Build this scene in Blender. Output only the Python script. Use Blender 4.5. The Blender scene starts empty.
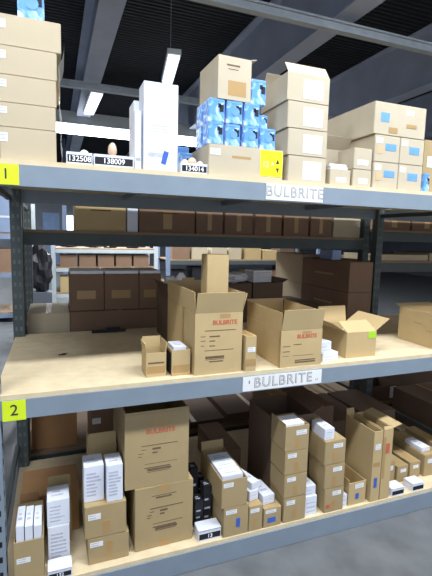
import bpy, bmesh, math, random
from mathutils import Vector, Matrix
random.seed(7)
scene = bpy.context.scene
COL = scene.collection
PI = math.pi

# ------------------------------------------------------------------ camera geometry
F = 425.0; CX, CY = 216.0, 288.0
RW = Matrix(((0.93518162, 0.01996829, -0.35360515),
             (-0.35330407, 0.12231198, -0.92747831),
             (0.02472999, 0.99229081, 0.12143879)))
CAM = Vector((0, -2.0, 1.8))
def ray(x, y): return RW @ Vector((x-CX, CY-y, -F))
def PY(x, y, Y):
    d = ray(x, y); return CAM + d*((Y-CAM.y)/d.y)
def PZ(x, y, z):
    d = ray(x, y); return CAM + d*((z-CAM.z)/d.z)
def fx(x, y, Y): return PY(x, y, Y).x
def fz(x, y, Y): return PY(x, y, Y).z

# ------------------------------------------------------------------ materials
def srgb(c):
    return tuple(((v/255)/12.92 if v/255 <= .04045 else ((v/255+.055)/1.055)**2.4) for v in c) + (1,)
MATS = {}
def mat(name, col, rough=.7, metal=0, noise=.12, scale=6, bump=0, bscale=60, spec=.3, emit=0, alpha=1, trans=0, stretch=None):
    if name in MATS: return MATS[name]
    m = bpy.data.materials.new(name); m.use_nodes = True
    nt = m.node_tree; b = nt.nodes['Principled BSDF']
    c = srgb(col)
    b.inputs['Roughness'].default_value = rough; b.inputs['Metallic'].default_value = metal
    b.inputs['Specular IOR Level'].default_value = spec
    tc = nt.nodes.new('ShaderNodeTexCoord')
    src = tc.outputs['Object']
    if stretch:
        mp = nt.nodes.new('ShaderNodeMapping'); mp.inputs['Scale'].default_value = stretch
        nt.links.new(src, mp.inputs['Vector']); src = mp.outputs['Vector']
    n = nt.nodes.new('ShaderNodeTexNoise'); n.inputs['Scale'].default_value = scale; n.inputs['Detail'].default_value = 5
    nt.links.new(src, n.inputs['Vector'])
    r = nt.nodes.new('ShaderNodeValToRGB')
    r.color_ramp.elements[0].position = .3; r.color_ramp.elements[1].position = .7
    r.color_ramp.elements[0].color = tuple(v*(1-noise) for v in c[:3])+(1,)
    r.color_ramp.elements[1].color = tuple(min(1, v*(1+noise)) for v in c[:3])+(1,)
    nt.links.new(n.outputs['Fac'], r.inputs['Fac']); nt.links.new(r.outputs['Color'], b.inputs['Base Color'])
    if bump:
        n2 = nt.nodes.new('ShaderNodeTexNoise'); n2.inputs['Scale'].default_value = bscale
        nt.links.new(src, n2.inputs['Vector'])
        bp = nt.nodes.new('ShaderNodeBump'); bp.inputs['Strength'].default_value = bump; bp.inputs['Distance'].default_value = .01
        nt.links.new(n2.outputs['Fac'], bp.inputs['Height']); nt.links.new(bp.outputs['Normal'], b.inputs['Normal'])
    if emit:
        b.inputs['Emission Color'].default_value = c; b.inputs['Emission Strength'].default_value = emit
    if alpha < 1: b.inputs['Alpha'].default_value = alpha
    if trans: b.inputs['Transmission Weight'].default_value = trans
    MATS[name] = m
    return m
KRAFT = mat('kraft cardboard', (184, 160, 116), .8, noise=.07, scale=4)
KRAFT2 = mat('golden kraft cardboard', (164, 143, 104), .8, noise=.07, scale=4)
PALE = mat('pale kraft cardboard', (182, 168, 142), .8, noise=.05, scale=4)
CREAM = mat('cream cardboard', (182, 170, 147), .8, noise=.06, scale=5)
BROWN = mat('shade browned cardboard', (128, 102, 82), .8, noise=.08, scale=4)  # kraft browned in its colour for the shade on the rear cartons
DKBR = mat('dark shade browned cardboard', (104, 84, 70), .8, noise=.1, scale=4)  # deeper version of the same shade put into the kraft colour
ORNG = mat('orange kraft cardboard', (180, 136, 92), .8, noise=.07, scale=4)
TAPE = mat('packing tape', (168, 136, 88), .35, noise=.05, spec=.5)
TAPEC = mat('clear tape', (196, 170, 128), .3, noise=.05, spec=.5)
WHITE = mat('white paperboard', (214, 217, 226), .6, noise=.03)
PAPER = mat('white paper', (232, 232, 236), .7, noise=.04, scale=20)
LBL = mat('white label', (222, 222, 220), .6, noise=.03)
INK = mat('dark print', (58, 54, 54), .8, noise=.2, scale=30)
INKG = mat('grey print', (176, 178, 192), .8, noise=.2, scale=30)
RED = mat('red print', (184, 96, 72), .8, noise=.1, scale=30)
BLUET = mat('blue tape', (62, 96, 176), .5, noise=.1, scale=20)
BLUEL = mat('light blue tape', (100, 150, 205), .5, noise=.1, scale=20)
YEL = mat('neon yellow green label', (206, 226, 40), .6, noise=.03)
YELL = mat('neon yellow label', (236, 236, 30), .6, noise=.03)
GREENL = mat('neon green label', (160, 205, 50), .6, noise=.03)
BLK = mat('black paper', (30, 32, 38), .7, noise=.1)
STEEL = mat('grey blue painted steel', (124, 136, 147), .5, noise=.05, scale=8, spec=.4)
STEELG = mat('grey galvanised steel', (150, 158, 164), .45, metal=.1, noise=.1, scale=10, spec=.5)
POSTG = mat('green grey painted steel', (74, 82, 82), .5, noise=.08, scale=10)
FARW = mat('pale painted steel', (178, 186, 188), .5, noise=.05)
BLUEP = mat('pale blue painted steel', (118, 132, 156), .5, noise=.05)
PRINT = mat('brown box print', (104, 86, 66), .8, noise=.2, scale=30)
SLOTL = mat('lit background slot', (98, 106, 106), .7)  # solid patches coloured like the lit background seen through the slots
HOLE = mat('dark slot', (22, 22, 24), .8)
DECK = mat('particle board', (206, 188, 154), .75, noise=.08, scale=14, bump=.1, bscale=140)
DECKD = mat('darker particle board', (140, 118, 94), .75, noise=.08, scale=14)  # darker board tone for the rear and far decks
CONC = mat('concrete', (98, 100, 102), .45, noise=.22, scale=5, bump=.1, bscale=30, spec=.4)
ROOF = mat('dark corrugated metal', (34, 38, 44), .7, noise=.15, scale=4)
GIRD = mat('grey painted girder steel', (150, 160, 178), .6, noise=.1, scale=2)
WALLM = mat('grey blue wall panel', (92, 96, 104), .7, noise=.1, scale=2)
GLOW = mat('fluorescent tube', (238, 244, 255), .5, emit=9)
GLOW2 = mat('diffuse fluorescent lens', (226, 236, 255), .5, emit=1.6)
DAY = mat('daylit window pane', (225, 235, 255), .5, emit=2.2)
BRASS = mat('brass', (170, 130, 84), .35, metal=.8, noise=.1)
GLASS = mat('frosted amber bulb glass', (214, 180, 150), .25, spec=.6, noise=.04)
GLASSC = mat('frosted bulb glass', (210, 214, 216), .2, spec=.6, noise=.04)
BAG = mat('grey plastic', (120, 124, 134), .35, spec=.5, noise=.2, scale=10)
WRAP = mat('stretch wrap', (206, 212, 214), .3, spec=.5, noise=.1, scale=14, alpha=.8)
DKSTUFF = mat('black plastic', (34, 34, 38), .5, noise=.3, scale=18)
# blue and white blister artwork
def blister():
    m = bpy.data.materials.new('blue and white blister card'); m.use_nodes = True
    nt = m.node_tree; b = nt.nodes['Principled BSDF']; b.inputs['Roughness'].default_value = .35
    tc = nt.nodes.new('ShaderNodeTexCoord'); w = nt.nodes.new('ShaderNodeTexNoise')
    w.inputs['Scale'].default_value = 16; w.inputs['Detail'].default_value = 2; w.inputs['Distortion'].default_value = 1.2
    nt.links.new(tc.outputs['Object'], w.inputs['Vector'])
    r = nt.nodes.new('ShaderNodeValToRGB'); e = r.color_ramp.elements
    e[0].position = .40; e[0].color = srgb((90, 146, 216)); e[1].position = .62; e[1].color = srgb((222, 234, 248))
    x = e.new(.5); x.color = srgb((136, 180, 230))
    nt.links.new(w.outputs['Fac'], r.inputs['Fac']); nt.links.new(r.outputs['Color'], b.inputs['Base Color'])
    return m
BLIST = blister()

# ------------------------------------------------------------------ mesh helpers
def bx(bm, x0, x1, y0, y1, z0, z1, M=None):
    vs = [bm.verts.new((x, y, z)) for z in (z0, z1) for y in (y0, y1) for x in (x0, x1)]
    for f in ((0,2,3,1), (4,5,7,6), (0,1,5,4), (2,6,7,3), (0,4,6,2), (1,3,7,5)):
        bm.faces.new([vs[i] for i in f])
    if M is not None:
        for v in vs: v.co = M @ v.co
    return vs
def cyl(bm, c, r0, r1, h, n=14, ax='z', cap=True):
    lo, hi = [], []
    for i in range(n):
        a = 2*PI*i/n
        for L, r, t in ((lo, r0, 0), (hi, r1, h)):
            u, v = math.cos(a)*r, math.sin(a)*r
            p = {'z': (u, v, t), 'y': (u, t, v), 'x': (t, u, v)}[ax]
            L.append(bm.verts.new((c[0]+p[0], c[1]+p[1], c[2]+p[2])))
    for i in range(n):
        j = (i+1) % n; bm.faces.new((lo[i], lo[j], hi[j], hi[i]))
    if cap: bm.faces.new(lo[::-1]); bm.faces.new(hi)
def lathe(bm, prof, c=(0,0,0), n=16):
    rings = []
    for r, z in prof:
        rings.append([bm.verts.new((c[0]+r*math.cos(2*PI*i/n), c[1]+r*math.sin(2*PI*i/n), c[2]+z)) for i in range(n)])
    for a, b in zip(rings, rings[1:]):
        for i in range(n):
            j = (i+1) % n; bm.faces.new((a[i], a[j], b[j], b[i]))
    bm.faces.new(rings[0][::-1]); bm.faces.new(rings[-1])
def finish(name, bm, m, parent=None, bevel=0, smooth=False):
    if bevel:
        bmesh.ops.bevel(bm, geom=[e for e in bm.edges], offset=bevel, segments=2, affect='EDGES', clamp_overlap=True)
    bmesh.ops.recalc_face_normals(bm, faces=bm.faces)
    me = bpy.data.meshes.new(name); bm.to_mesh(me); bm.free()
    if smooth:
        for p in me.polygons: p.use_smooth = True
    me.materials.append(m)
    o = bpy.data.objects.new(name, me); COL.objects.link(o)
    if parent: o.parent = parent
    return o
def part(name, boxes, m, parent=None, bevel=0, M=None):
    bm = bmesh.new()
    for b in boxes: bx(bm, *b, M=M)
    return finish(name, bm, m, parent, bevel)
def thing(name, label, cat, loc=(0,0,0), rz=0, group=None):
    o = bpy.data.objects.new(name, None); COL.objects.link(o); o.empty_display_size = .05
    o.location = loc; o.rotation_euler = (0, 0, rz); o['label'] = label; o['category'] = cat
    if group: o['group'] = group
    return o
def tag(o, label, cat, group=None, kind=None):
    o['label'] = label; o['category'] = cat
    if group: o['group'] = group
    if kind: o['kind'] = kind
    return o
def struct(name, boxes, m, label=None):
    o = part(name, boxes, m); o['kind'] = 'structure'
    if label: o['label'] = label
    return o
def text(name, body, size, m, parent, loc, offset=0, depth=.0004, xs=1, M=None, space=1):
    cu = bpy.data.curves.new(name, 'FONT'); cu.body = body; cu.size = size; cu.align_x = 'CENTER'; cu.align_y = 'CENTER'
    cu.extrude = depth; cu.offset = offset; cu.space_character = space
    t = bpy.data.objects.new('tmp', cu); COL.objects.link(t)
    bpy.context.view_layer.update()
    me = bpy.data.meshes.new_from_object(t.evaluated_get(bpy.context.evaluated_depsgraph_get()))
    bpy.data.objects.remove(t)
    me.name = name; me.materials.clear(); me.materials.append(m)
    R = Matrix.Rotation(PI/2, 4, 'X')
    me.transform(Matrix.Translation(loc) @ R @ Matrix.Diagonal((xs, 1, 1, 1)))
    o = bpy.data.objects.new(name, me); COL.objects.link(o); o.parent = parent
    return o

# ------------------------------------------------------------------ cartons
G = .0012
def carton(label, x0, x1, y, d, z, h, m=KRAFT, group=None, rz=0, top=None, flaps=None, lab=None, tape=None,
           prints=None, logo=None, marks=None, name='carton', cat='carton', side=None, seam=True, label_mat=None):
    """front face x0..x1 at plane y, depth d, base z, height h; the face items are given as fractions of the front face"""
    w = x1-x0-2*G; X = (x0+x1)/2
    r = thing(name, label, cat, (X, y, z+.0006), rz, group)
    t = .0045; hw = w/2; H = h-.0012
    if top == 'open' or flaps:
        b = part('body', [(-hw, hw, 0, d, 0, t), (-hw, hw, 0, t, t, H), (-hw, hw, d-t, d, t, H),
                          (-hw, -hw+t, t, d-t, t, H), (hw-t, hw, t, d-t, t, H)], m, r)
    else:
        b = part('body', [(-hw, hw, 0, d, 0, H)], m, r, bevel=min(.0025, h*.02))
        if seam: part('tape', [(-.02, .02, .004, d-.004, H, H+.0004)], TAPE, r)
    for k, (L, a) in (flaps or {}).items():
        a = math.radians(a); T = .0035
        wd = hw if k in ('front', 'back') else d/2
        M = {'front': Matrix.Translation((0, 0, H)) @ Matrix.Rotation(a, 4, 'X'),
             'back': Matrix.Translation((0, d, H)) @ Matrix.Rotation(PI, 4, 'Z') @ Matrix.Rotation(a, 4, 'X'),
             'left': Matrix.Translation((-hw, d/2, H)) @ Matrix.Rotation(-PI/2, 4, 'Z') @ Matrix.Rotation(a, 4, 'X'),
             'right': Matrix.Translation((hw, d/2, H)) @ Matrix.Rotation(PI/2, 4, 'Z') @ Matrix.Rotation(a, 4, 'X')}[k]
        part('flap', [(-wd+.003, wd-.003, .0005, .0005+T, .0008, L)], m, r, M=M)
    def fr(q, y0=-.0006, y1=0): return (-hw+q[0]*w, -hw+q[1]*w, y0, y1, q[2]*H, q[3]*H)
    if tape:
        part('tape', [fr(q) for q in tape], TAPE, r)
    for q in (lab or []):
        s = part('shipping_label', [fr(q, -.0012, -.0004)], LBL, r)
        x_0, x_1, z_0, z_1 = q; n = max(2, int((z_1-z_0)*H/.012))
        rows = []
        for i in range(n):
            zz = z_0+(z_1-z_0)*(i+.6)/(n+.3)
            rows.append(fr((x_0+.08*(x_1-x_0), x_0+(x_1-x_0)*random.uniform(.6, .92), zz, zz+(z_1-z_0)*.28/n), -.0015, -.0012))
        part('print', rows, INKG, s)
    if prints:
        part('print', [fr(q) for q in prints], PRINT, r)
    if logo:
        lx, lz, ls = logo
        text('logo', 'BULBRITE', ls, RED, r, (-hw+lx*w, -.0006, lz*H), offset=.001)
        part('emblem', [fr((lx-.11, lx+.11, lz+.07, lz+.14))], TAPE, r)
    for q, mm in (marks or []):
        part('tape_mark', [fr(q, -.0016, -.0006)], mm, r)
    if side:
        part('side_tape', [(-hw-.0006, -hw, q[0]*d, q[1]*d, q[2]*H, q[3]*H) for q in side], TAPE, r)
    return r
def bulb_box(label, x0, x1, y, d, z, h, rz=0, rx=0, group='white printed bulb boxes', lines=5, m=WHITE, top_print=True, name='bulb_box', cat='box'):
    w = x1-x0-2*G; hw = w/2; H = h-.001
    r = thing(name, label, cat, ((x0+x1)/2, y, z+.0006), rz, group); r.rotation_euler[0] = rx
    part('body', [(-hw, hw, 0, d, 0, H)], m, r, bevel=.0012)
    part('lid_flap', [(-hw+.002, hw-.002, .001, d-.001, H, H+.0006)], m, r)
    rows = []
    for i in range(lines):
        zz = H*(.16+.7*i/lines)
        rows.append((-hw*.75, hw*random.uniform(.1, .8), -.0005, 0, zz, zz+H*.05))
    if top_print:
        rows.append((-hw*.6, hw*.5, d*.3, d*.42, H+.0006, H+.0009)); rows.append((-hw*.6, hw*.2, d*.55, d*.63, H+.0006, H+.0009))
    part('print', rows, INKG, r)
    return r

ZT, ZM, ZB = 2.097, 1.082, .137
# ------------------------------------------------------------------ room shell
struct('floor', [(-14, 18, -7, 20, -.05, 0)], CONC)
struct('wall_back', [(-14, 18, 20, 20.2, 0, 5.2)], WALLM)
struct('wall_left', [(-14.2, -14, -7, 20, 0, 5.2)], WALLM)
struct('wall_right', [(18, 18.2, -7, 20, 0, 5.2)], WALLM)
bm = bmesh.new()                                     # corrugated roof deck, ribs running along X
yy = -3.0; prof = []
while yy < 20:
    prof += [(yy, 5.0), (yy+.03, 5.0), (yy+.04, 5.025), (yy+.08, 5.025)]; yy += .09
a = [bm.verts.new((-14, p[0], p[1])) for p in prof]; b_ = [bm.verts.new((18, p[0], p[1])) for p in prof]
for i in range(len(prof)-1): bm.faces.new((a[i], a[i+1], b_[i+1], b_[i]))
roof = finish('ceiling', bm, ROOF); roof['kind'] = 'structure'
for i, gx in enumerate((-4.15, -1.75, .6, 2.95, 5.4, 7.8, 10.2)):
    struct('trim_%d' % (i+1), [(gx-.13, gx+.13, -3, 20, 4.13, 4.15), (gx-.01, gx+.01, -3, 20, 4.15, 4.98),
                               (gx-.13, gx+.13, -3, 20, 4.97, 4.995)], GIRD)
for k, (yb, zb) in enumerate(((1.98, 3.98), (5.0, 3.99))):
    struct('trim_%d' % (k+20), [(-14, 18, yb-.03, yb+.03, zb-.05, zb+.05), (-14, 18, yb-.05, yb-.03, zb-.05, zb-.03),
                                (-14, 18, yb-.05, yb-.03, zb+.03, zb+.05)], STEELG)
# fascia with a long run of light beneath it, far across the hall
fa = thing('strip_light', 'very long bright fluorescent strip glowing across the hall behind the numbered trays', 'light', (1.7, 7.5, 3.3))
part('housing', [(-2.6, 2.6, -.12, .12, fz(100, 128, 7.5)-3.3, fz(100, 116, 7.5)-3.3)], FARW, fa)
part('tube', [(-2.55, 2.55, -.1, .1, fz(100, 136, 7.5)-3.3, fz(100, 129, 7.5)-3.301)], GLOW, fa)
part('hanger', [(-2.01, -1.99, -.01, .01, fz(100, 119, 7.5)-3.3, 1.7), (1.99, 2.01, -.01, .01, fz(100, 119, 7.5)-3.3, 1.7)], STEELG, fa)

def fixture(label, x, y, z, L, along='x', rz=0, w=.2, m=GLOW, power=0, group='hanging fluorescent fixtures'):
    r = thing('fluorescent_fixture', label, 'light', (x, y, z), rz, group)
    a = (lambda l, q, z0, z1: (-l/2, l/2, -q/2, q/2, z0, z1)) if along == 'x' else (lambda l, q, z0, z1: (-q/2, q/2, -l/2, l/2, z0, z1))
    part('housing', [a(L, w, 0, .06)], FARW, r)
    part('lens', [a(L-.06, w-.03, -.03, -.0005)], m, r)
    part('hanger', [(-.002, .002, -.002, .002, .06, 5.0-z)], STEELG, r)
    if power:
        ld = bpy.data.lights.new('fluorescent_light', 'AREA'); ld.shape = 'RECTANGLE'
        ld.size = L if along == 'x' else w; ld.size_y = w if along == 'x' else L
        ld.energy = power; ld.color = (.90, .95, 1)
        lo = bpy.data.objects.new('fluorescent_light', ld); COL.objects.link(lo); lo.location = (x, y, z-.05); lo.rotation_euler = (0, 0, rz)
    return r
fixture('white fluorescent fixture hanging beyond the nearest girder, left of the white boxes', .66, 5.9, 4.0, 1.3, 'y', .03, .2, GLOW2, 240)
fixture('white fluorescent fixture hanging right above the tall white box', 1.5, 3.85, 4.0, 1.0, 'y', -.16, .17, GLOW2, 200)
for i, x in enumerate((-.9, 1.7, 4.3)):
    fixture('long fluorescent fixture over the aisle, %s' % ('above the left end of the rack', 'above the middle of the rack', 'above the right bay of the rack')[i],
            x, -1.5, 4.6, 2.4, 'x', 0, .3, GLOW, 150)
for x, y, wh in ((-5, 6, 'left of the girders, nearer'), (-5, 12, 'left of the girders, farther'), (5.6, 6, 'far right, nearer'), (5.6, 12, 'far right, farther'), (-1.0, 12.5, 'above the blue door approach'), (0.8, 16, 'near the back wall window'), (-3, 17, 'near the back wall, left')):
    fixture('fluorescent fixture over the far aisles, '+wh, x, y, 4.0, 2.4, 'y', 0, .25, GLOW, 110)

# ------------------------------------------------------------------ pallet racks
def upright(r, x, y, h, m, sm=None, w=.07, d=.07):
    bm = bmesh.new()
    for q in ((x-w/2, x+w/2, y, y+.004, 0, h), (x-w/2, x-w/2+.004, y+.004, y+d, 0, h), (x+w/2-.004, x+w/2, y+.004, y+d, 0, h)): bx(bm, *q)
    k = len(bm.faces)
    if sm:
        for i in range(int(h/.076)):
            for sd in (-1, 1): bx(bm, x+sd*w*.22-.007, x+sd*w*.22+.007, y-.0006, y+.001, .06+i*.076, .088+i*.076)
            bx(bm, x+w/2-.001, x+w/2+.0006, y+d*.35, y+d*.65, .06+i*.076, .088+i*.076)
    bm.faces.ensure_lookup_table()
    for f in bm.faces[k:]: f.material_index = 1
    o = finish('post', bm, m, r)
    if sm: o.data.materials.append(sm)
def rack(label, X0, X1, Y0, Y1, levels, H, bm_, pm, dm, deck_t=.022, holes=True, bh=.088, fpm=None, ro=0, shared=False):
    r = thing('pallet_rack', label, 'shelving', ((X0+X1)/2, Y0, 0))
    cx = (X0+X1)/2
    xa, xb = X0-cx, X1-cx; D = Y1-Y0
    for x in ((xb,) if shared else (xa, xb)):
        upright(r, x, 0, H, fpm or pm, (HOLE if fpm else SLOTL) if holes else None); upright(r, x+(ro if x < 0 else 0), D-.07, H, pm, SLOTL if holes else None)
        for z in (.28, 2.0):
            if z < H: part('brace', [(x-.012, x+.012, .07, D-.07, z, z+.03)], pm, r)
    for z in levels:
        zt = z-deck_t; h = .112 if z == ZB else bh
        part('front_beam', [(xa+.035, xb-.035, -.012, .03, zt-h, zt), (xa+.035, xb-.035, .03, .05, zt-h, zt-.028)], bm_, r)
        part('back_beam', [(xa+.035, xb-.035, D-.03, D+.012, zt-h, zt)], bm_, r)
        part('deck', [(xa+.036, xb-.036, -.004, .0699, zt+.0005, z), (xa+(.037 if shared else .01), xb-.01, .0701, D-.071, zt+.0005, z), (xa+.036+ro, xb-.036, D-.0709, D, zt+.0005, z)], dm, r)
        for i in range(3): part('deck_support', [(xa+(xb-xa)*(i+1)/4-.02, xa+(xb-xa)*(i+1)/4+.02, .051, D-.031, zt-.035, zt)], bm_, r)
    return r
rack('grey blue steel rack with three particle board decks holding the cartons', -.272, 2.785, 0, 1.2, (ZB, ZM, ZT), 2.095, STEEL, POSTG, DECK, fpm=STEEL, ro=.035)
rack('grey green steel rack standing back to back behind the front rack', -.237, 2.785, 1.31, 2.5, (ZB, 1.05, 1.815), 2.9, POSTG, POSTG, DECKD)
rack('front rack bay continuing past the right edge beyond the dark post', 2.785, 5.6, 0, 1.2, (ZB, ZM, ZT), 2.095, STEEL, POSTG, DECK, fpm=STEEL, shared=True)
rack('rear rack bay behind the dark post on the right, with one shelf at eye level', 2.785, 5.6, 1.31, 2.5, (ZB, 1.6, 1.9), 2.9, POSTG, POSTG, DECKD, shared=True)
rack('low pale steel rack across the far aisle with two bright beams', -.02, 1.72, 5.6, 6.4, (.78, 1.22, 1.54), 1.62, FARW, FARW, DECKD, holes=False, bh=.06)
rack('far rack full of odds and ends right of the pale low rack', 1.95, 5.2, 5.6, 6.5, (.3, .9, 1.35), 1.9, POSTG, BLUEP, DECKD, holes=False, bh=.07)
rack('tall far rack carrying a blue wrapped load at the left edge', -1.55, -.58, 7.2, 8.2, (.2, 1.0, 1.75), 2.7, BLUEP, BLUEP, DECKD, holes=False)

# ------------------------------------------------------------------ signs on the beams
def sign(label, body, X0, X1, z0, z1, m=LBL, size=.07, outline=True, name='shelf_sign', marks=False):
    r = thing(name, label, 'sign', ((X0+X1)/2, -.0125, (z0+z1)/2))
    w, h = X1-X0, z1-z0
    part('panel', [(-w/2, w/2, -.002, 0, -h/2, h/2)], m, r)
    if outline:
        text('lettering', body, size, INK, r, (0, -.0026, 0), offset=.0006, xs=1.0, space=1.12)
        text('letter_fill', body, size, LBL, r, (0, -.0036, 0), offset=-.0018, xs=1.0, space=1.12)
    else:
        text('lettering', body, size, INK, r, (0, -.0026, 0), offset=.0004)
    if marks:
        part('tick_mark', [(-w*.43, -w*.42, -.0026, -.002, .0, .018), (w*.42, w*.425, -.0026, -.002, -.022, -.012), (w*.44, w*.445, -.0026, -.002, -.022, -.008)], INK, r)
    return r
sign('white sign with outlined BULBRITE lettering on the top shelf beam', 'BULBRITE', 1.018, 1.362, 1.993, 2.074, size=.074)
sign('white sign with outlined BULBRITE lettering on the middle shelf beam', 'BULBRITE', .924, 1.418, .978, 1.058, size=.078, marks=True)
sign('yellow green label numbered 1 on the top shelf beam', '1', -.232, -.132, 1.99, 2.074, YEL, .06, False, 'number_label')
sign('yellow green label numbered 2 on the middle shelf beam', '2', -.228, -.133, .968, 1.06, YEL, .07, False, 'number_label')

# ------------------------------------------------------------------ TOP SHELF
zz = ZT
hsA = (.134, .099, .111, .115, .124)
for i, xr in enumerate((.018, .018, .022, .026, .045)):
    carton('long cream carton, %s of five stacked at the left of the top shelf' %
           ('bottom one', 'second from bottom', 'middle one', 'second from top', 'topmost')[i],
           -.205, xr, .03+.004*i, .8, zz, hsA[i]-.0005, PALE, 'long cartons stacked at the left of the top shelf', lab=[(-.02+.02, .14, .55, .82)], name='long_carton')
    zz += hsA[i]
def blister_pack(label, x0, x1, y, d, z, h, rz=0, rx=0, group='blue and white bulb packs'):
    w = x1-x0-2*G; hw = w/2; H = h-.001
    r = thing('bulb_pack', label, 'package', ((x0+x1)/2, y, z+.0006), rz, group); r.rotation_euler[0] = rx
    part('box', [(-hw, hw, 0, d, 0, H)], BLIST, r, bevel=.003)
    if random.random() < .4:
        bm = bmesh.new(); cyl(bm, (hw*.1, -.002, H*.52), min(hw, H/2)*.5, min(hw, H/2)*.42, -.004+.0055, 14, 'y'); finish('bulb_picture', bm, BLUEL, r)
    part('print', [(hw*.35, hw*.85, -.0015, 0, H*.45, H*.75), (hw*.15, hw*.5, -.0015, 0, H*.62, H*.8)], BLK, r)
    part('header', [(-hw*.9, hw*.9, -.0012, 0, H*.88, H*.97)], BLUEL, r)
    return r
zt5 = zz
blister_pack('blue bulb pack with a white disc lying on top of the long cream cartons', -.125, -.02, .06, .1, zt5, .12, group=None)
# stretch wrap along the right edge of the stack
bm = bmesh.new(); n = 16
L_, R_ = [], []
for i in range(n+1):
    z = ZT+.002+.5*i/n; x = .036+.004*math.sin(i*1.3)+.003*math.sin(i*.45) + (.014 if z > 2.53 else .0)
    L_.append((x, z)); 
for t in (0, 1):
    pass
vs = [[bm.verts.new((x+.004*k+.0, .035+.25*k+.004*math.sin(i*2+k), z)) for k in (0, 1)] for i, (x, z) in enumerate(L_)]
for i in range(n): bm.faces.new((vs[i][0], vs[i][1], vs[i+1][1], vs[i+1][0]))
bmesh.ops.solidify(bm, geom=bm.faces[:], thickness=.002)
wr = finish('stretch_wrap', bm, WRAP, smooth=True); tag(wr, 'loose clear stretch wrap hanging down the right side of the cream carton stack', 'plastic wrap')

def tray(label, body, x0, x1, y, d, z, h, txt=.03, tag_m=BLK, inkm=PAPER, lid=False):
    w = x1-x0-2*G; hw = w/2
    r = thing('display_tray', label, 'tray', ((x0+x1)/2, y, z+.0006), 0, 'white trays with black number strips')
    part('tray_body', [(-hw, hw, 0, d, 0, .004), (-hw, hw, 0, .004, .004, h), (-hw, hw, d-.004, d, .004, h*1.1),
                       (-hw, -hw+.004, .004, d-.004, .004, h), (hw-.004, hw, .004, d-.004, .004, h)], WHITE, r)
    if lid: part('tray_lid', [(-hw, hw, -.001, d+.001, h*1.11, h*1.11+.003)], WHITE, r)
    s = part('number_strip', [(-hw+.004, hw-.004, -.0012, 0, h*.2, h*.78)], tag_m, r)
    if body: text('digits', body, txt, inkm, s, (0, -.0018, h*.48), offset=.0004)
    return r
tray('white tray numbered 132508 beside the cream carton stack', '132508', .056, .168, .03, .12, ZT, .055, .033)
tray('white tray numbered 138009 beside the tall white box', '138009', .172, .352, .03, .12, ZT, .055, .033)
tray('white tray numbered 134014 beside the blue bulb packs', '134014', .578, .714, .03, .11, ZT, .05, .032)
def bulb(label, x, y, z, s=1.0, g=GLASS, group='small bare bulbs standing in the trays'):
    r = thing('light_bulb', label, 'light bulb', (x, y, z), 0, group)
    bm = bmesh.new(); lathe(bm, [(.008*s, 0), (.010*s, .004*s), (.009*s, .008*s), (.0105*s, .012*s), (.0095*s, .016*s), (.0105*s, .020*s), (.010*s, .026*s)]); finish('screw_base', bm, BRASS, r, smooth=True)
    bm = bmesh.new(); lathe(bm, [(.0098*s, .0262*s), (.015*s, .034*s), (.021*s, .046*s), (.022*s, .054*s), (.018*s, .066*s), (.009*s, .073*s), (.003*s, .075*s)]); finish('glass', bm, g, r, smooth=True)
    return r
bulb('small frosted bulb standing in the tray numbered 132508', .136, .1, ZT+.005, 1.0, GLASSC)
bulb('amber bulb standing in the tray numbered 138009, the tallest bulb', .262, .09, ZT+.005, 1.25).scale = (.75, .75, 1.25)
bulb('amber bulb at the left in the tray numbered 134014', .61, .08, ZT+.005, .95)
bulb('amber bulb in the middle of the tray numbered 134014', .65, .085, ZT+.005, 1.1)
bulb('frosted bulb at the right in the tray numbered 134014', .69, .08, ZT+.005, .9, GLASSC)

t = bulb_box('tall white box with a blue tape mark on the top shelf', .396, .561, .03, .12, ZT, .4, group=None, lines=1, name='white_box')
part('tape_mark', [(-.012, .012, -.0016, -.0006, 0, .06)], BLUET, t, M=Matrix.Translation((.012, 0, .035)) @ Matrix.Rotation(.25, 4, 'Y'))
part('fine_print', [(-.06, .055, -.0006, 0, .205, .209), (-.06, .03, -.0006, 0, .192, .195), (-.06, .05, -.0006, 0, .179, .182)], INKG, t)
bulb_box('shorter plain white box half hidden behind the tall white box', .372, .53, .16, .13, ZT, .345, group=None, lines=1, name='white_box')
bulb_box('low white carton edge between the trays and the tall white box', .358, .392, .05, .1, ZT, .27, group=None, lines=1, name='white_box')

lc = carton('low wide cream carton with a neon yellow label under the blue bulb packs', .717, 1.135, .03, .32, ZT, .155, CREAM, lab=[(.02, .15, .66, .86)],
            tape=[(.3, .55, .6, .68)], name='long_carton')
st = part('sticker', [(.075, .203, -.0016, -.0006, .018, .148)], YELL, lc)
text('arrows', '12 ^', .04, INKG, st, (.12, -.0022, .075))
for zc in (.05, .095):
    bm = bmesh.new()
    s = 1 if zc > .07 else -1
    vs = [bm.verts.new(v) for v in ((.165, -.0022, zc-.012*s), (.185, -.0022, zc-.012*s), (.175, -.0022, zc+.014*s), (.165, -.0016, zc-.012*s), (.185, -.0016, zc-.012*s), (.175, -.0016, zc+.014*s))]
    bm.faces.new(vs[:3]); bm.faces.new(vs[3:]); 
    for i in range(3): bm.faces.new((vs[i], vs[(i+1)%3], vs[3+(i+1)%3], vs[3+i]))
    finish('arrow', bm, INK, st)
z1 = ZT+.156
r1 = [.705, .8, .895, .995, 1.098]
pos = ('leftmost', 'second from left', 'third from left', 'rightmost')
for i in range(4):
    blister_pack('blue bulb pack in the lower row on the low wide carton, %s' % pos[i], r1[i]+.014, r1[i+1], .045+.01*(i % 2), .085, z1, .108, rz=random.uniform(-.05, .05))
for i in range(4):
    blister_pack('blue bulb pack in the hidden rear row on the low wide carton, %s' % pos[i], r1[i]+.014, r1[i+1], .165+.01*(i % 2), .085, z1, .108, rz=random.uniform(-.05, .05))
z2 = z1+.109
r2 = [.712, .808, .905, 1.0]
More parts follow.
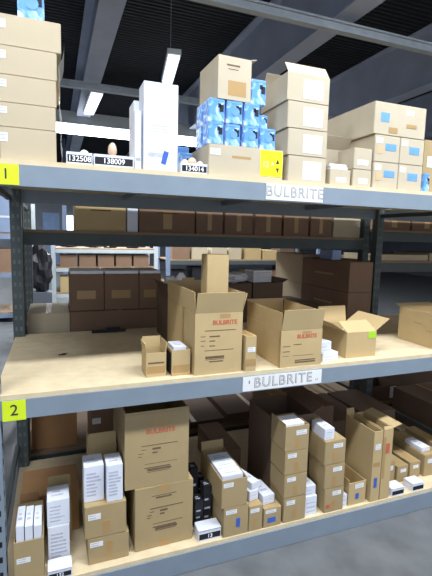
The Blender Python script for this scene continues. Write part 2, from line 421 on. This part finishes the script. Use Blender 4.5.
for i in range(3):
    blister_pack('blue bulb pack in the upper row under the small brown carton, %s' % ('left', 'middle', 'right')[i], r2[i]+.01, r2[i+1], .055, .085, z2, .112)
    blister_pack('blue bulb pack in the upper rear row, %s' % ('left', 'middle', 'right')[i], r2[i]+.01, r2[i+1], .165, .085, z2, .112)
blister_pack('blue bulb pack leaning beside the right end of the upper row', 1.004, 1.06, .08, .085, z2, .07)
z3 = z2+.113
blister_pack('single blue bulb pack standing upright right of the small brown carton', .955, 1.04, .07, .08, z3, .125)
carton('small brown carton with torn top edge sitting on the blue bulb packs', .765, .948, .055, .26, z3, .205, CREAM, flaps={'right': (.03, 80)}, prints=[(.25, .65, .78, .82), (.3, .6, .7, .72)], tape=[(.3, .85, .1, .45)], rz=.03)
# white and blue loose packs lower left of the pyramid
for i, (x, y) in enumerate(((.615, .2), (.625, .3))):
    blister_pack('loose blue bulb pack on the deck behind the 134014 tray, %s' % ('nearer', 'farther')[i], x, x+.075, y, .08, ZT, .13+.05*i)

zz = ZT
for i in range(4):
    o = carton('cream carton with a large white label, %s in the top shelf stack of four' % ('bottom', 'lower middle', 'upper middle', 'open topmost')[i],
           1.164-.008*i, 1.404-.002*i, .03, .3, zz, .138, CREAM, 'four high stack of cream cartons', lab=[(.38, .86, .12, .82)],
           flaps={'front': (.075, -35), 'back': (.09, -35)} if i == 3 else None)
    zz += .1385
carton('small tan carton under a sheaf of papers beside the cream stack of four', 1.43, 1.568, .03, .16, ZT, .088, CREAM, lab=[(.3, .8, .2, .5)])
o = part('paper_sheaf', [(1.442, 1.552, .04, .16, ZT+.0895, ZT+.104), (1.437, 1.547, .045, .165, ZT+.1045, ZT+.118)], PAPER, bevel=.001); tag(o, 'white paper sheaf on the small tan carton right of the four high stack', 'paper')
carton('small tan carton, lower of the pair beside the blue taped cartons', 1.583, 1.712, .03, .16, ZT, .098, CREAM, lab=[(.3, .8, .2, .5)])
carton('small tan carton, upper of the pair beside the blue taped cartons', 1.583, 1.71, .03, .15, ZT+.0985, .118, CREAM, lab=[(.2, .8, .2, .45)])
carton('open tan carton with spread flaps behind the small tan cartons', 1.49, 1.70, .24, .4, ZT, .24, CREAM, flaps={'left': (.1, 60), 'front': (.08, 30)})
def lump(name, label, cat, loc, s, m, sd=1):
    bm = bmesh.new(); bmesh.ops.create_icosphere(bm, subdivisions=3, radius=1)
    rnd = random.Random(sd); ph = [rnd.uniform(0, 6) for _ in range(6)]
    for v in bm.verts:
        n = v.co.normalized(); k = 1+.16*math.sin(5*n.x+ph[0])*math.cos(6*n.y+ph[1])+.12*math.sin(9*n.z+ph[2]+4*n.x)+.08*math.sin(13*n.y+ph[3])
        v.co = Vector((n.x*k*s[0], n.y*k*s[1], max(-1, n.z*k*1.15)*s[2]+s[2]))
    o = finish(name, bm, m, smooth=False); o.location = loc; tag(o, label, cat); return o
lump('plastic_bag', 'crumpled grey plastic bag behind the paper sheaf on the top shelf', 'bag', (1.43, .25, ZT), (.022, .03, .085), BAG, 3)
bt = [((.18, .3, .4, .72), BLUEL), ((.66, .8, .25, .55), TAPEC)]
HG = 'cream cartons with blue tape marks stacked in a block'
rowname = ('bottom', 'upper')
for rr in range(2):
    for c in range(2):
        carton('cream blue taped carton, %s %s one in the block of five on the top shelf' % (rowname[rr], ('left', 'right')[c]),
               1.722+.185*c, 1.906+.185*c, .03, .5, ZT+.1515*rr, .151, CREAM, HG, marks=[((.38, .8, .4, .68), BLUEL)] if c else [((.42, .85, .45, .7), BLUEL), ((.1, .3, .3, .6), TAPEC)],
               lab=[(.05, .3, .7, .9)])
carton('wide cream carton lying across the top of the blue taped block on the top shelf', 1.706, 2.088, .03, .5, ZT+.3035, .18, CREAM, marks=[((.12, .28, .4, .68), BLUEL), ((.28, .45, .08, .25), TAPE), ((.62, .82, .3, .42), TAPE)],
       lab=[(.6, .75, .7, .85)])
blister_pack('narrow white and blue bulb pack at the right of the blue taped block', 2.097, 2.145, .02, .07, ZT, .11)
carton('brown carton at the right edge of the top shelf beside the block', 2.16, 2.5, .1, .4, ZT, .33, KRAFT2, lab=[(.1, .3, .5, .7)])

# ------------------------------------------------------------------ MIDDLE SHELF
tr = [(.1, .9, .55, .62)]
carton('small open tan carton with raised flaps, first on the left of the middle shelf', .418, .523, .055, .12, ZM, .125, KRAFT, flaps={'back': (.06, 5), 'left': (.05, 8), 'right': (.05, 5)}, tape=[(.05, .95, .15, .45)], prints=tr)
kb = carton('small open tan carton with a white box inside, left of the large open carton', .546, .646, .04, .17, ZM, .135, KRAFT, top='open', tape=[(.05, .95, .12, .42)])
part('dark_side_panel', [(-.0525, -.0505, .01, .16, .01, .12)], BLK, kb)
bulb_box('white box lying inside the small tan carton next to the big open carton', .56, .63, .06, .12, ZM+.006, .142, lines=2, group=None)
pr = [(.2, .85, .71, .722), (.12, .22, .62, .63), (.3, .52, .61, .632), (.12, .22, .55, .56), (.3, .42, .54, .555), (.12, .2, .47, .48), (.3, .42, .46, .475), (.2, .82, .39, .4),
      (.22, .62, .24, .25), (.22, .62, .26, .3), (.3, .6, .2, .22)]
carton('large open carton with red BULBRITE print in the middle of the middle shelf', .658, .924, .012, .56, ZM, .326, KRAFT, top='open',
       flaps={'front': (.11, 13), 'left': (.11, 3), 'right': (.10, 15), 'back': (.11, 4)}, prints=pr, logo=(.62, .84, .032), side=[(.35, .42, 0, 1), (.1, .2, .4, .42)])
# things packed inside it
Y = .14
carton('tall slim tan carton standing inside the large open carton', fx(207, 270, Y), fx(229, 270, Y), Y, .1, ZM+.008, fz(207, 254, Y)-ZM-.01, KRAFT, tape=[(.05, .95, .5, .62), (.05, .95, .2, .3)])
carton('small tan carton inside the large open carton, left of the tall slim one', .70, .785, .42, .11, ZM+.008, .40, KRAFT, flaps={'front': (.06, 5)})
carton('dark open carton behind the large open one, holding white crumpled paper', .70, 1.02, .70, .35, ZM, .36, DKBR, top='open', flaps={'right': (.06, 70), 'left': (.05, 40)})
lump('packing_paper', 'white crumpled paper poking up inside the dark open carton', 'packing material', (.84, .86, 1.088), (.1, .08, .2), PAPER, 8)
carton('small tan carton with a white label right beside the large open carton', .938, 1.005, .0, .15, ZM, .195, KRAFT, lab=[(.2, .9, .55, .68)], tape=[(.05, .95, .15, .35)])
pr2 = [(.05, .22, .42, .44), (.3, .5, .6, .62), (.05, .22, .56, .58), (.3, .8, .3, .31), (.35, .85, .16, .19), (.35, .85, .1, .14), (.05, .2, .3, .31)]
carton('wide open carton with red print and raised flaps, right of centre on the middle shelf', 1.152, 1.420, .002, .45, ZM, .211, KRAFT, top='open',
       flaps={'front': (.12, 11), 'left': (.1, 0), 'right': (.1, 4), 'back': (.11, 5)}, prints=pr2, logo=(.62, .82, .03), side=[(.0, .05, 0, 1)])
bulb_box('white printed box lying beside the wide open carton, lower one', 1.455, 1.575, .045, .13, ZM, .05, lines=2, rz=.1, group=None)
bulb_box('white printed box lying askew on another beside the wide open carton', 1.44, 1.54, .06, .1, ZM+.052, .06, lines=2, rz=.25, group=None)
bulb_box('flat white box behind the two askew ones next to the wide open carton', 1.47, 1.6, .22, .12, ZM, .04, lines=1, group=None)
ob = carton('open carton with spread flaps and a neon green label on the middle shelf', 1.636, 1.86, .06, .3, ZM, .16, KRAFT, top='open',
       flaps={'front': (.11, -62), 'left': (.12, 60), 'right': (.12, 55), 'back': (.11, 10)}, marks=[((.72, .98, .72, .98), GREENL)])
sh = part('paper_stack', [(1.655, 1.76, .07, .2, ZM+.008+.012*i, ZM+.018+.012*i) for i in range(12)], PAPER); tag(sh, 'stack of white papers inside the open carton with the green label', 'paper')
carton('tan carton with a small printed mark at the right end of the middle shelf', 2.362, 2.7, .05, .35, ZM, .235, KRAFT, flaps={'back': (.05, 70)}, prints=[(.3, .42, .58, .6)], side=[(.15, .3, .45, .48), (.4, .6, .62, .65)])
bm = bmesh.new(); bx(bm, -.02, .02, -.006, .006, 0, .004); bx(bm, .0, .03, .002, .01, .004, .007)
o = finish('debris_scrap', bm, INK); o.location = (.029, .594, ZM+.0005); tag(o, 'small dark scrap lying on the bare left part of the middle deck', 'scrap')
bm = bmesh.new(); bx(bm, -.12, .12, -.012, .012, 0, .02); bx(bm, -.02, .08, -.01, .01, .021, .035)  # two dark slabs forming a strip at the deck's rear edge
o = finish('dark_strip', bm, DKSTUFF); o.location = (.36, 1.12, ZM+.0005); tag(o, 'dark strip at the back edge of the middle deck', 'scrap')

# ------------------------------------------------------------------ BOTTOM SHELF, front row
BG = 'small cartons along the front of the bottom shelf'
def lt(a=.1, b=.45, c=.7, d_=.85): return [(a, b, c, d_)]
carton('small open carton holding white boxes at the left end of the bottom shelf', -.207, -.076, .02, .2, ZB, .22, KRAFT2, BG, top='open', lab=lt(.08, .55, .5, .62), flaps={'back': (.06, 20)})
for i in range(3):
    bulb_box('white printed box in the leftmost carton of the bottom shelf, %s' % ('left', 'middle', 'right')[i], -.196+.038*i, -.16+.038*i, .03, .16, ZB+.008, .285-.006*i, lines=4)
tray('white tray with a black number strip below the white box near the left post', '132', -.062, .05, .002, .08, ZB, .04, .024, lid=True)
bulb_box('white printed box, lower of two left of the stacked cartons', -.06, .044, .11, .13, ZB, .2, lines=7)
bulb_box('white printed box tilted on another, left of the stacked cartons', -.062, .046, .115, .13, ZB+.202, .135, lines=5, rx=0)
carton('tan carton with a raised printed flap behind the white boxes near the left post', -.063, .06, .26, .07, ZB, .24, KRAFT, flaps={'back': (.1, 8), 'front': (.09, -4)}, tape=None)
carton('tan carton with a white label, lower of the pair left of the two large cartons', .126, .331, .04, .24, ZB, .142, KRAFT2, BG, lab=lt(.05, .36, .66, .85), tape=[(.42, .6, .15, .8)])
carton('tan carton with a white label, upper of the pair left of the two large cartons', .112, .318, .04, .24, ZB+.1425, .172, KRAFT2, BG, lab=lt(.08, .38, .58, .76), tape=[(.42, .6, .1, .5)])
bulb_box('white printed box standing on the stacked pair, left one', .113, .212, .08, .12, ZB+.3155, .19, lines=7)
bulb_box('white printed box standing on the stacked pair, right one beside the large carton', .22, .302, .05, .12, ZB+.3155, .195, lines=8)
carton('small tan carton with flaps up behind the two white printed boxes', .15, .305, .3, .15, ZB, .50, KRAFT, flaps={'front': (.07, -5), 'left': (.05, 0)})
pr3 = [(.25, .82, .58, .59), (.25, .32, .53, .537), (.42, .55, .52, .545), (.2, .28, .48, .487), (.42, .5, .47, .49), (.2, .26, .44, .447), (.3, .82, .33, .335),
       (.3, .7, .27, .285), (.34, .72, .235, .262), (.34, .7, .215, .222)]
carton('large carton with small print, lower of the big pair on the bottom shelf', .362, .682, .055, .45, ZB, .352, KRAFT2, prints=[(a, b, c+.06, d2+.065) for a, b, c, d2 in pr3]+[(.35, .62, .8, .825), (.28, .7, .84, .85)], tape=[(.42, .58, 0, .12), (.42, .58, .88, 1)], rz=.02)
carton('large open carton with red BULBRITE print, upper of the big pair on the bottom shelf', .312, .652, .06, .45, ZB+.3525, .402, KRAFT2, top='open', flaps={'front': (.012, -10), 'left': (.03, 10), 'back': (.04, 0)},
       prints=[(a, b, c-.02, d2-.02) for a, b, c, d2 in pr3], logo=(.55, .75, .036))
tray('white tray with a black number strip right of the two large cartons', '13', .702, .835, .015, .08, ZB, .055, .03, lid=True)
for i, (x, y, z, h) in enumerate(((.715, .12, ZB, .17), (.775, .15, ZB, .23), (.72, .24, ZB, .30), (.79, .3, ZB, .19))):
    o = bulb_box('black printed box in the gap right of the two large cartons, %s' % ('front left', 'front right', 'rear left tall', 'rear right')[i], x, x+.05, y, .07, z, h, lines=3, m=DKSTUFF, group='black boxes in the gap')
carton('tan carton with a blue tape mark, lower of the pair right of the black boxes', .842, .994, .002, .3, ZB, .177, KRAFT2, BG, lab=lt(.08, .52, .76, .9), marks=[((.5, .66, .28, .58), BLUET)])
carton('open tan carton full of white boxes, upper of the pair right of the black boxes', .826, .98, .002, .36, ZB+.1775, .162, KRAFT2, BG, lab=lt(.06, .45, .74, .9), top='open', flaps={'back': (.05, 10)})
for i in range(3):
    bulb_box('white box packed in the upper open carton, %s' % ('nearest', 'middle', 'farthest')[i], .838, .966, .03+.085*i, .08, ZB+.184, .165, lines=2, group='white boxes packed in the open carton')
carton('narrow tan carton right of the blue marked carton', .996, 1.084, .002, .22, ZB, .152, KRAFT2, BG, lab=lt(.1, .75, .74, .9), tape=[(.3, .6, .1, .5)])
b1 = bulb_box('white box lying askew on the narrow tan carton', 1.015, 1.08, .05, .2, ZB+.1535, .06, lines=2, rz=.22)
b1 = bulb_box('white box lying on top of another, askew above the narrow tan carton', 1.03, 1.09, .06, .17, ZB+.215, .045, lines=2, rz=.3)
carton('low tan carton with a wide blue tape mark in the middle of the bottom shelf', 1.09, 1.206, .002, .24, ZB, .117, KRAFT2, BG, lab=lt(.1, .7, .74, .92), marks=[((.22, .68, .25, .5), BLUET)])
bulb_box('white box lying on the low tan carton beside the four high stack', 1.1, 1.18, .04, .16, ZB+.1185, .055, lines=2, rz=.08)
zs = [ZB, .293, .436, .583]
hs = [.155, .142, .146, .146]
for i in range(4):
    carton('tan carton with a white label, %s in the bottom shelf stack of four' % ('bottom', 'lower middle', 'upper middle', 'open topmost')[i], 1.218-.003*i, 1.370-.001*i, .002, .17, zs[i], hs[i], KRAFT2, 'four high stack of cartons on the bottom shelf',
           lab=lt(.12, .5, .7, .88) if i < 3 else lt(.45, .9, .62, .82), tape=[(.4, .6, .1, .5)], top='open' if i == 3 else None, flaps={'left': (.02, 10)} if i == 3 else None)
sh = part('paper_stack', [(1.222, 1.35, .03, .15, .592+.02*i, .61+.02*i) for i in range(7)], PAPER); tag(sh, 'white papers in the open topmost carton of the bottom shelf stack', 'paper')
carton('big dark brown carton close behind the bottom shelf stack of four', 1.232, 1.53, .19, .34, ZB, .56, DKBR, flaps={'right': (.08, 60)})
bulb_box('white box standing between the four high and three high stacks', 1.376, 1.46, .02, .12, ZB, .12, lines=3)
bulb_box('white box lying on another between the two stacks', 1.374, 1.455, .03, .14, ZB+.1215, .06, lines=2)
zs = [ZB, .294, .449]
for i in range(3):
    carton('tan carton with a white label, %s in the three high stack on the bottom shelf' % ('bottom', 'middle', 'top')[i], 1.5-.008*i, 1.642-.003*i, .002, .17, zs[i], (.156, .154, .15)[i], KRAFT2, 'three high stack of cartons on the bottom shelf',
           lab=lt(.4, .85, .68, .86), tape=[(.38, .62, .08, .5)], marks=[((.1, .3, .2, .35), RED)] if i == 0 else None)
bulb_box('white box lying on the three high stack', 1.488, 1.56, .02, .14, .6, .07, lines=3)
bulb_box('small white box at the foot of the three high stack', 1.645, 1.685, .02, .1, ZB, .08, lines=2)
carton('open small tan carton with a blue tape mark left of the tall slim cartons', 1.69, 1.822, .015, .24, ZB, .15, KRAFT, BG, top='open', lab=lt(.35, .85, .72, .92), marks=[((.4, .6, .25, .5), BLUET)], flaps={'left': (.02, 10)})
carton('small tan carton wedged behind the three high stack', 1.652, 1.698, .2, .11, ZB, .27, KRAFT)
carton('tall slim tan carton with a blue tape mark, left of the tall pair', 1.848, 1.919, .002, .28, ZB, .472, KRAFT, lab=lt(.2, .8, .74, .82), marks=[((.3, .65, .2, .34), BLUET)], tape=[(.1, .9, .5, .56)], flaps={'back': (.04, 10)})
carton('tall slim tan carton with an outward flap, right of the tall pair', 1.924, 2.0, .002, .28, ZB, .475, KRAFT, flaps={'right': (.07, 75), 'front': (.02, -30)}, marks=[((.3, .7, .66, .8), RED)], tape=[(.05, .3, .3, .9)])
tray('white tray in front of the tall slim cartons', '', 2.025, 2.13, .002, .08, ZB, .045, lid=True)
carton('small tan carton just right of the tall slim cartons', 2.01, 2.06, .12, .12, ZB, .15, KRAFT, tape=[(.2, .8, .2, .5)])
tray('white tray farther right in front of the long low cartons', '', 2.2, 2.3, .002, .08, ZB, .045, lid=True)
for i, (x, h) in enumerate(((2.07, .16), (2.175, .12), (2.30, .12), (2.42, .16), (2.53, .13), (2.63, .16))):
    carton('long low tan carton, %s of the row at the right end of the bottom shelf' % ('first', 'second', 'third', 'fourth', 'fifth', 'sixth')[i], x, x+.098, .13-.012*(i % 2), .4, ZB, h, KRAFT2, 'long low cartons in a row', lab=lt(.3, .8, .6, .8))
bulb_box('white box lying on the fourth long low carton', 2.43, 2.51,   .16, .16, ZB+.1615, .03, lines=1)

# ------------------------------------------------------------------ BOTTOM SHELF, rear row
carton('orange brown carton standing behind the small cartons at the left of the bottom shelf', -.2, .10, .335, .29, ZB, .24, ORNG, seam=False)
carton('open brown carton behind the leftmost carton of the bottom shelf', -.2, -.1, .235, .085, ZB, .24, ORNG, top='open', flaps={'back': (.04, 0)})
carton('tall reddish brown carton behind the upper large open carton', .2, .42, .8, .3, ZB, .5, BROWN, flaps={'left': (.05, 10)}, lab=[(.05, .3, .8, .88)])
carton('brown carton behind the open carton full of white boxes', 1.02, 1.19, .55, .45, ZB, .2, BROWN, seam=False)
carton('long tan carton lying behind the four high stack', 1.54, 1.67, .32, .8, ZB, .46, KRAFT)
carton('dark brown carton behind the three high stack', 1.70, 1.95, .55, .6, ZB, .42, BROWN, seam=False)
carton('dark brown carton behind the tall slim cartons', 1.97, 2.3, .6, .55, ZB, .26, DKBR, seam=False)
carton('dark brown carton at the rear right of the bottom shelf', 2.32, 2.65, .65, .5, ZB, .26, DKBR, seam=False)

# ------------------------------------------------------------------ REAR RACK cartons
Y = 1.33; zu = 1.815
ed = [(75, 126), (127, 138), (139, 195), (196, 223), (225, 253), (255, 282), (284, 309), (311, 332), (334, 362)]
nm = ('wide pale brown', 'narrow white', 'wide brown', 'leftmost square brown', 'second square brown', 'middle square brown', 'fourth square brown', 'rightmost square brown', 'light tan', 'brown corner')
for i, (a, b) in enumerate(ed):
    mm = (KRAFT, WHITE, BROWN, BROWN, BROWN, BROWN, BROWN, BROWN, PALE, BROWN)[i]
    carton('%s carton on the upper shelf of the rear rack' % nm[i], fx(a, 215, Y)+.002, min(fx(b, 220, Y), 2.72), Y, .4, zu, .3, mm, 'cartons on the upper shelf of the rear rack', tape=[(.42, .58, .1, .55)] if mm is BROWN else None,
           prints=[(.3, .7, .5, .53)] if i in (0, 2) else None)
for i in range(4):
    carton('brown carton at eye level behind the post on the right, %s' % ('first', 'second', 'third', 'fourth')[i], 2.93+.42*i, 3.33+.42*i, Y, .4, 1.9, .28, BROWN, 'cartons on the right rear bay', tape=[(.42, .58, .1, .9)])
zc = 1.05
carton('left part of a long carton, painted pale as lit, lying behind the middle shelf', -.198, .098, 1.335, .5, zc, .150, PALE, name='long_carton')  # one carton built as two; its lit left part is painted pale
carton('shaded brown part of the long carton lying behind the middle shelf under three dark cartons', .1, .85, 1.335, .5, zc, .155, BROWN, name='long_carton')  # rest of the same carton, its shade painted in as brown

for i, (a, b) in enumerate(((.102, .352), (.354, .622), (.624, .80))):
    carton('dark brown carton with a tan label standing on the long carton, %s of three' % ('left', 'middle', 'right')[i], a, b, 1.345, .34, zc+.1585, .28, BROWN, 'three dark brown cartons', tape=[(.2, .75, .32, .55)])
    o = part('foam_sheet', [(a+.004, b-.004, 1.35, 1.68, zc+.4395, zc+.462)], PAPER, bevel=.004); tag(o, 'white foam sheet covering the %s of the three dark brown cartons' % ('left', 'middle', 'right')[i], 'sheet', 'white foam sheets')
bm = bmesh.new(); lathe(bm, [(.03, 0), (.03, .2), (.045, .205), (.045, .23), (.04, .235)]); o = finish('paper_roll', bm, PAPER, smooth=False); o.location = (.885, 1.4, zc+.0005); o.scale = (1, 1, 1.75); tag(o, 'white capped roll standing right of the three dark cartons', 'roll')
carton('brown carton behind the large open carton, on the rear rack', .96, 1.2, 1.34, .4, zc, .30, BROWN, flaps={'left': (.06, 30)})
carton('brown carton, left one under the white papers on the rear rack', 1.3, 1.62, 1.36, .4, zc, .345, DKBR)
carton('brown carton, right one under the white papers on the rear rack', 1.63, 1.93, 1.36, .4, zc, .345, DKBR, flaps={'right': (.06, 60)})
lump('packing_paper', 'heap of white paper on the rear rack cartons, left heap', 'paper', (1.5, 1.5, zc+.346), (.13, .1, .04), PAPER, 21)
sh = part('paper_stack', [(1.66, 1.84, 1.42, 1.6, zc+.346+.022*i, zc+.364+.022*i) for i in range(5)], PAPER, M=None); tag(sh, 'neat stack of white papers on the right rear rack carton', 'paper')
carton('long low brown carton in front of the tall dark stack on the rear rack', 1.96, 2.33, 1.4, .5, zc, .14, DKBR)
XS = 2.352
for i in range(2):
    carton('big dark brown carton behind the open box with the green label, %s one' % ('lower', 'upper')[i], XS, XS+.25, .98, .74, ZM+.001+.262*i, .261, BROWN, 'big dark cartons by the rear post', seam=False, side=[(.3, .7, .5, .56)])
    carton('cream coloured carton at the far end behind the dark stack, %s one' % ('lower', 'upper')[i], XS, XS+.25, 1.725, .555, zc+.294*i, .293, PALE, 'cream cartons behind the dark stack', seam=False)
carton('light blue box on top of the dark brown stack', 2.40, 2.5, 1.3, .2, ZM+.5255, .09, mat('pale blue box', (150, 170, 205), .6), seam=False)
carton('flat tan carton on the eye level shelf behind the post', 2.93, 3.6, Y, .5, 1.6, .06, PALE)
carton('flat tan carton farther right on the eye level shelf behind the post', 3.62, 4.3, Y, .5, 1.6, .08, PALE)
# lowest level of the rear rack
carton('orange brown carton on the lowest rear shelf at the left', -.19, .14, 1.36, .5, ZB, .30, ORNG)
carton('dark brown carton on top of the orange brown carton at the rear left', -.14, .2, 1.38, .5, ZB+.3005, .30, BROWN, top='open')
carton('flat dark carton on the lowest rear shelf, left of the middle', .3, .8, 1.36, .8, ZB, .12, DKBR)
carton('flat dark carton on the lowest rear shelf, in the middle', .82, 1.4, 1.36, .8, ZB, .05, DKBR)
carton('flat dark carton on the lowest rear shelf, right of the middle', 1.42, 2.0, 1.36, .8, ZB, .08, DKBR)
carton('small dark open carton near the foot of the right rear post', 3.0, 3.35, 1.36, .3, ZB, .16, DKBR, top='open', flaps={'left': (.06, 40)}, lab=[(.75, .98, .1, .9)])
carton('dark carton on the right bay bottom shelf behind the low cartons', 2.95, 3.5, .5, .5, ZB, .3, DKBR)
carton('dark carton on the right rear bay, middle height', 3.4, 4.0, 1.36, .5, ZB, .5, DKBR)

# ------------------------------------------------------------------ far across the hall
for i in range(5):
    carton('small brown carton on the far pale rack, %s from the left on its upper level' % ('first', 'second', 'third', 'fourth', 'fifth')[i], .08+.31*i, .36+.31*i, 5.64, .4, 1.22, .2, BROWN, 'brown cartons on the far pale rack', seam=False)
    carton('small brown carton on the far pale rack, %s from the left on its lower level' % ('first', 'second', 'third', 'fourth', 'fifth')[i], .08+.31*i, .36+.31*i, 5.64, .4, .78, .27, KRAFT, 'brown cartons on the far pale rack', seam=False)
for i in range(8):
    for j, z in enumerate((.3, .9, 1.35)):
        h = random.uniform(.15, .33)
        mm = random.choice((BROWN, DKBR, KRAFT, PALE, DKSTUFF))
        carton('box on the far cluttered rack, %s column, %s level' % (('first', 'second', 'third', 'fourth', 'fifth', 'sixth', 'seventh', 'eighth')[i], ('bottom', 'middle', 'top')[j]),
               2.05+.38*i, 2.36+.38*i+random.uniform(-.05, .03), 5.64+random.uniform(0, .1), .4, z, h, mm, 'boxes on the far cluttered rack', seam=False)
for i, (x, z, sd) in enumerate(((.25, 1.54, 31), (.65, 1.54, 32), (.95, 1.54, 33), (1.35, 1.54, 34))):
    lump('dark_bundle', 'dark bundle on the top of the far pale rack, %s' % ('first', 'second', 'third', 'fourth')[i], 'bundle', (x, 5.9, z+.002), (.13, .1, .03), DKSTUFF, sd)
lump('dark_bundle', 'big dark bundle on a pale crate beside the far pale rack on the left', 'bundle', (-.22, 5.3, .85), (.17, .15, .36), DKSTUFF, 41)
carton('grey crate under the big dark bundle beside the far rack', -.42, -.05, 5.15, .35, 0, .85, WALLM, seam=False)
# blue wrapped load on the tall far rack
b = thing('wrapped_load', 'pale blue wrapped load on the tall far rack at the left edge', 'pallet load', (-1.06, 7.25, 1.75))
part('load', [(-.44, .42, 0, .8, .001, .75)], BLUEP, b, bevel=.02)
part('wrap_band', [(-.445, .425, -.004, .0, .3, .34)], FARW, b)
carton('brown carton below the pale blue wrapped load on the far rack', -1.45, -.66, 7.25, .6, 1.0, .45, BROWN, seam=False)
# far wall details
struct('window_1', [(.55, 1.45, 19.9, 19.99, 1.9, 2.6)], DAY)
struct('door_1', [(-.5, .25, 19.92, 19.99, 0, 2.7)], mat('blue door', (100, 122, 154), .5))
struct('trim_30', [(-.85, -.6, 14, 14.25, 0, 5)], FARW)
struct('trim_31', [(.28, .42, 14, 14.15, 0, 5)], BLUEP)

# ------------------------------------------------------------------ world, camera
w = bpy.data.worlds.new('world'); scene.world = w; w.use_nodes = True
w.node_tree.nodes['Background'].inputs['Color'].default_value = (.72, .82, 1, 1)
w.node_tree.nodes['Background'].inputs['Strength'].default_value = .8
cd = bpy.data.cameras.new('camera'); cam = bpy.data.objects.new('camera', cd); COL.objects.link(cam)
cd.sensor_fit = 'VERTICAL'; cd.sensor_height = 24; cd.lens = F/576*24; cd.clip_start = .05
cam.matrix_world = Matrix.Translation(CAM) @ RW.to_4x4()
scene.camera = cam
scene.view_settings.view_transform = 'Standard'; scene.view_settings.look = 'None'
scene.view_settings.exposure = .2; scene.view_settings.gamma = 1; scene.view_settings.use_curve_mapping = False
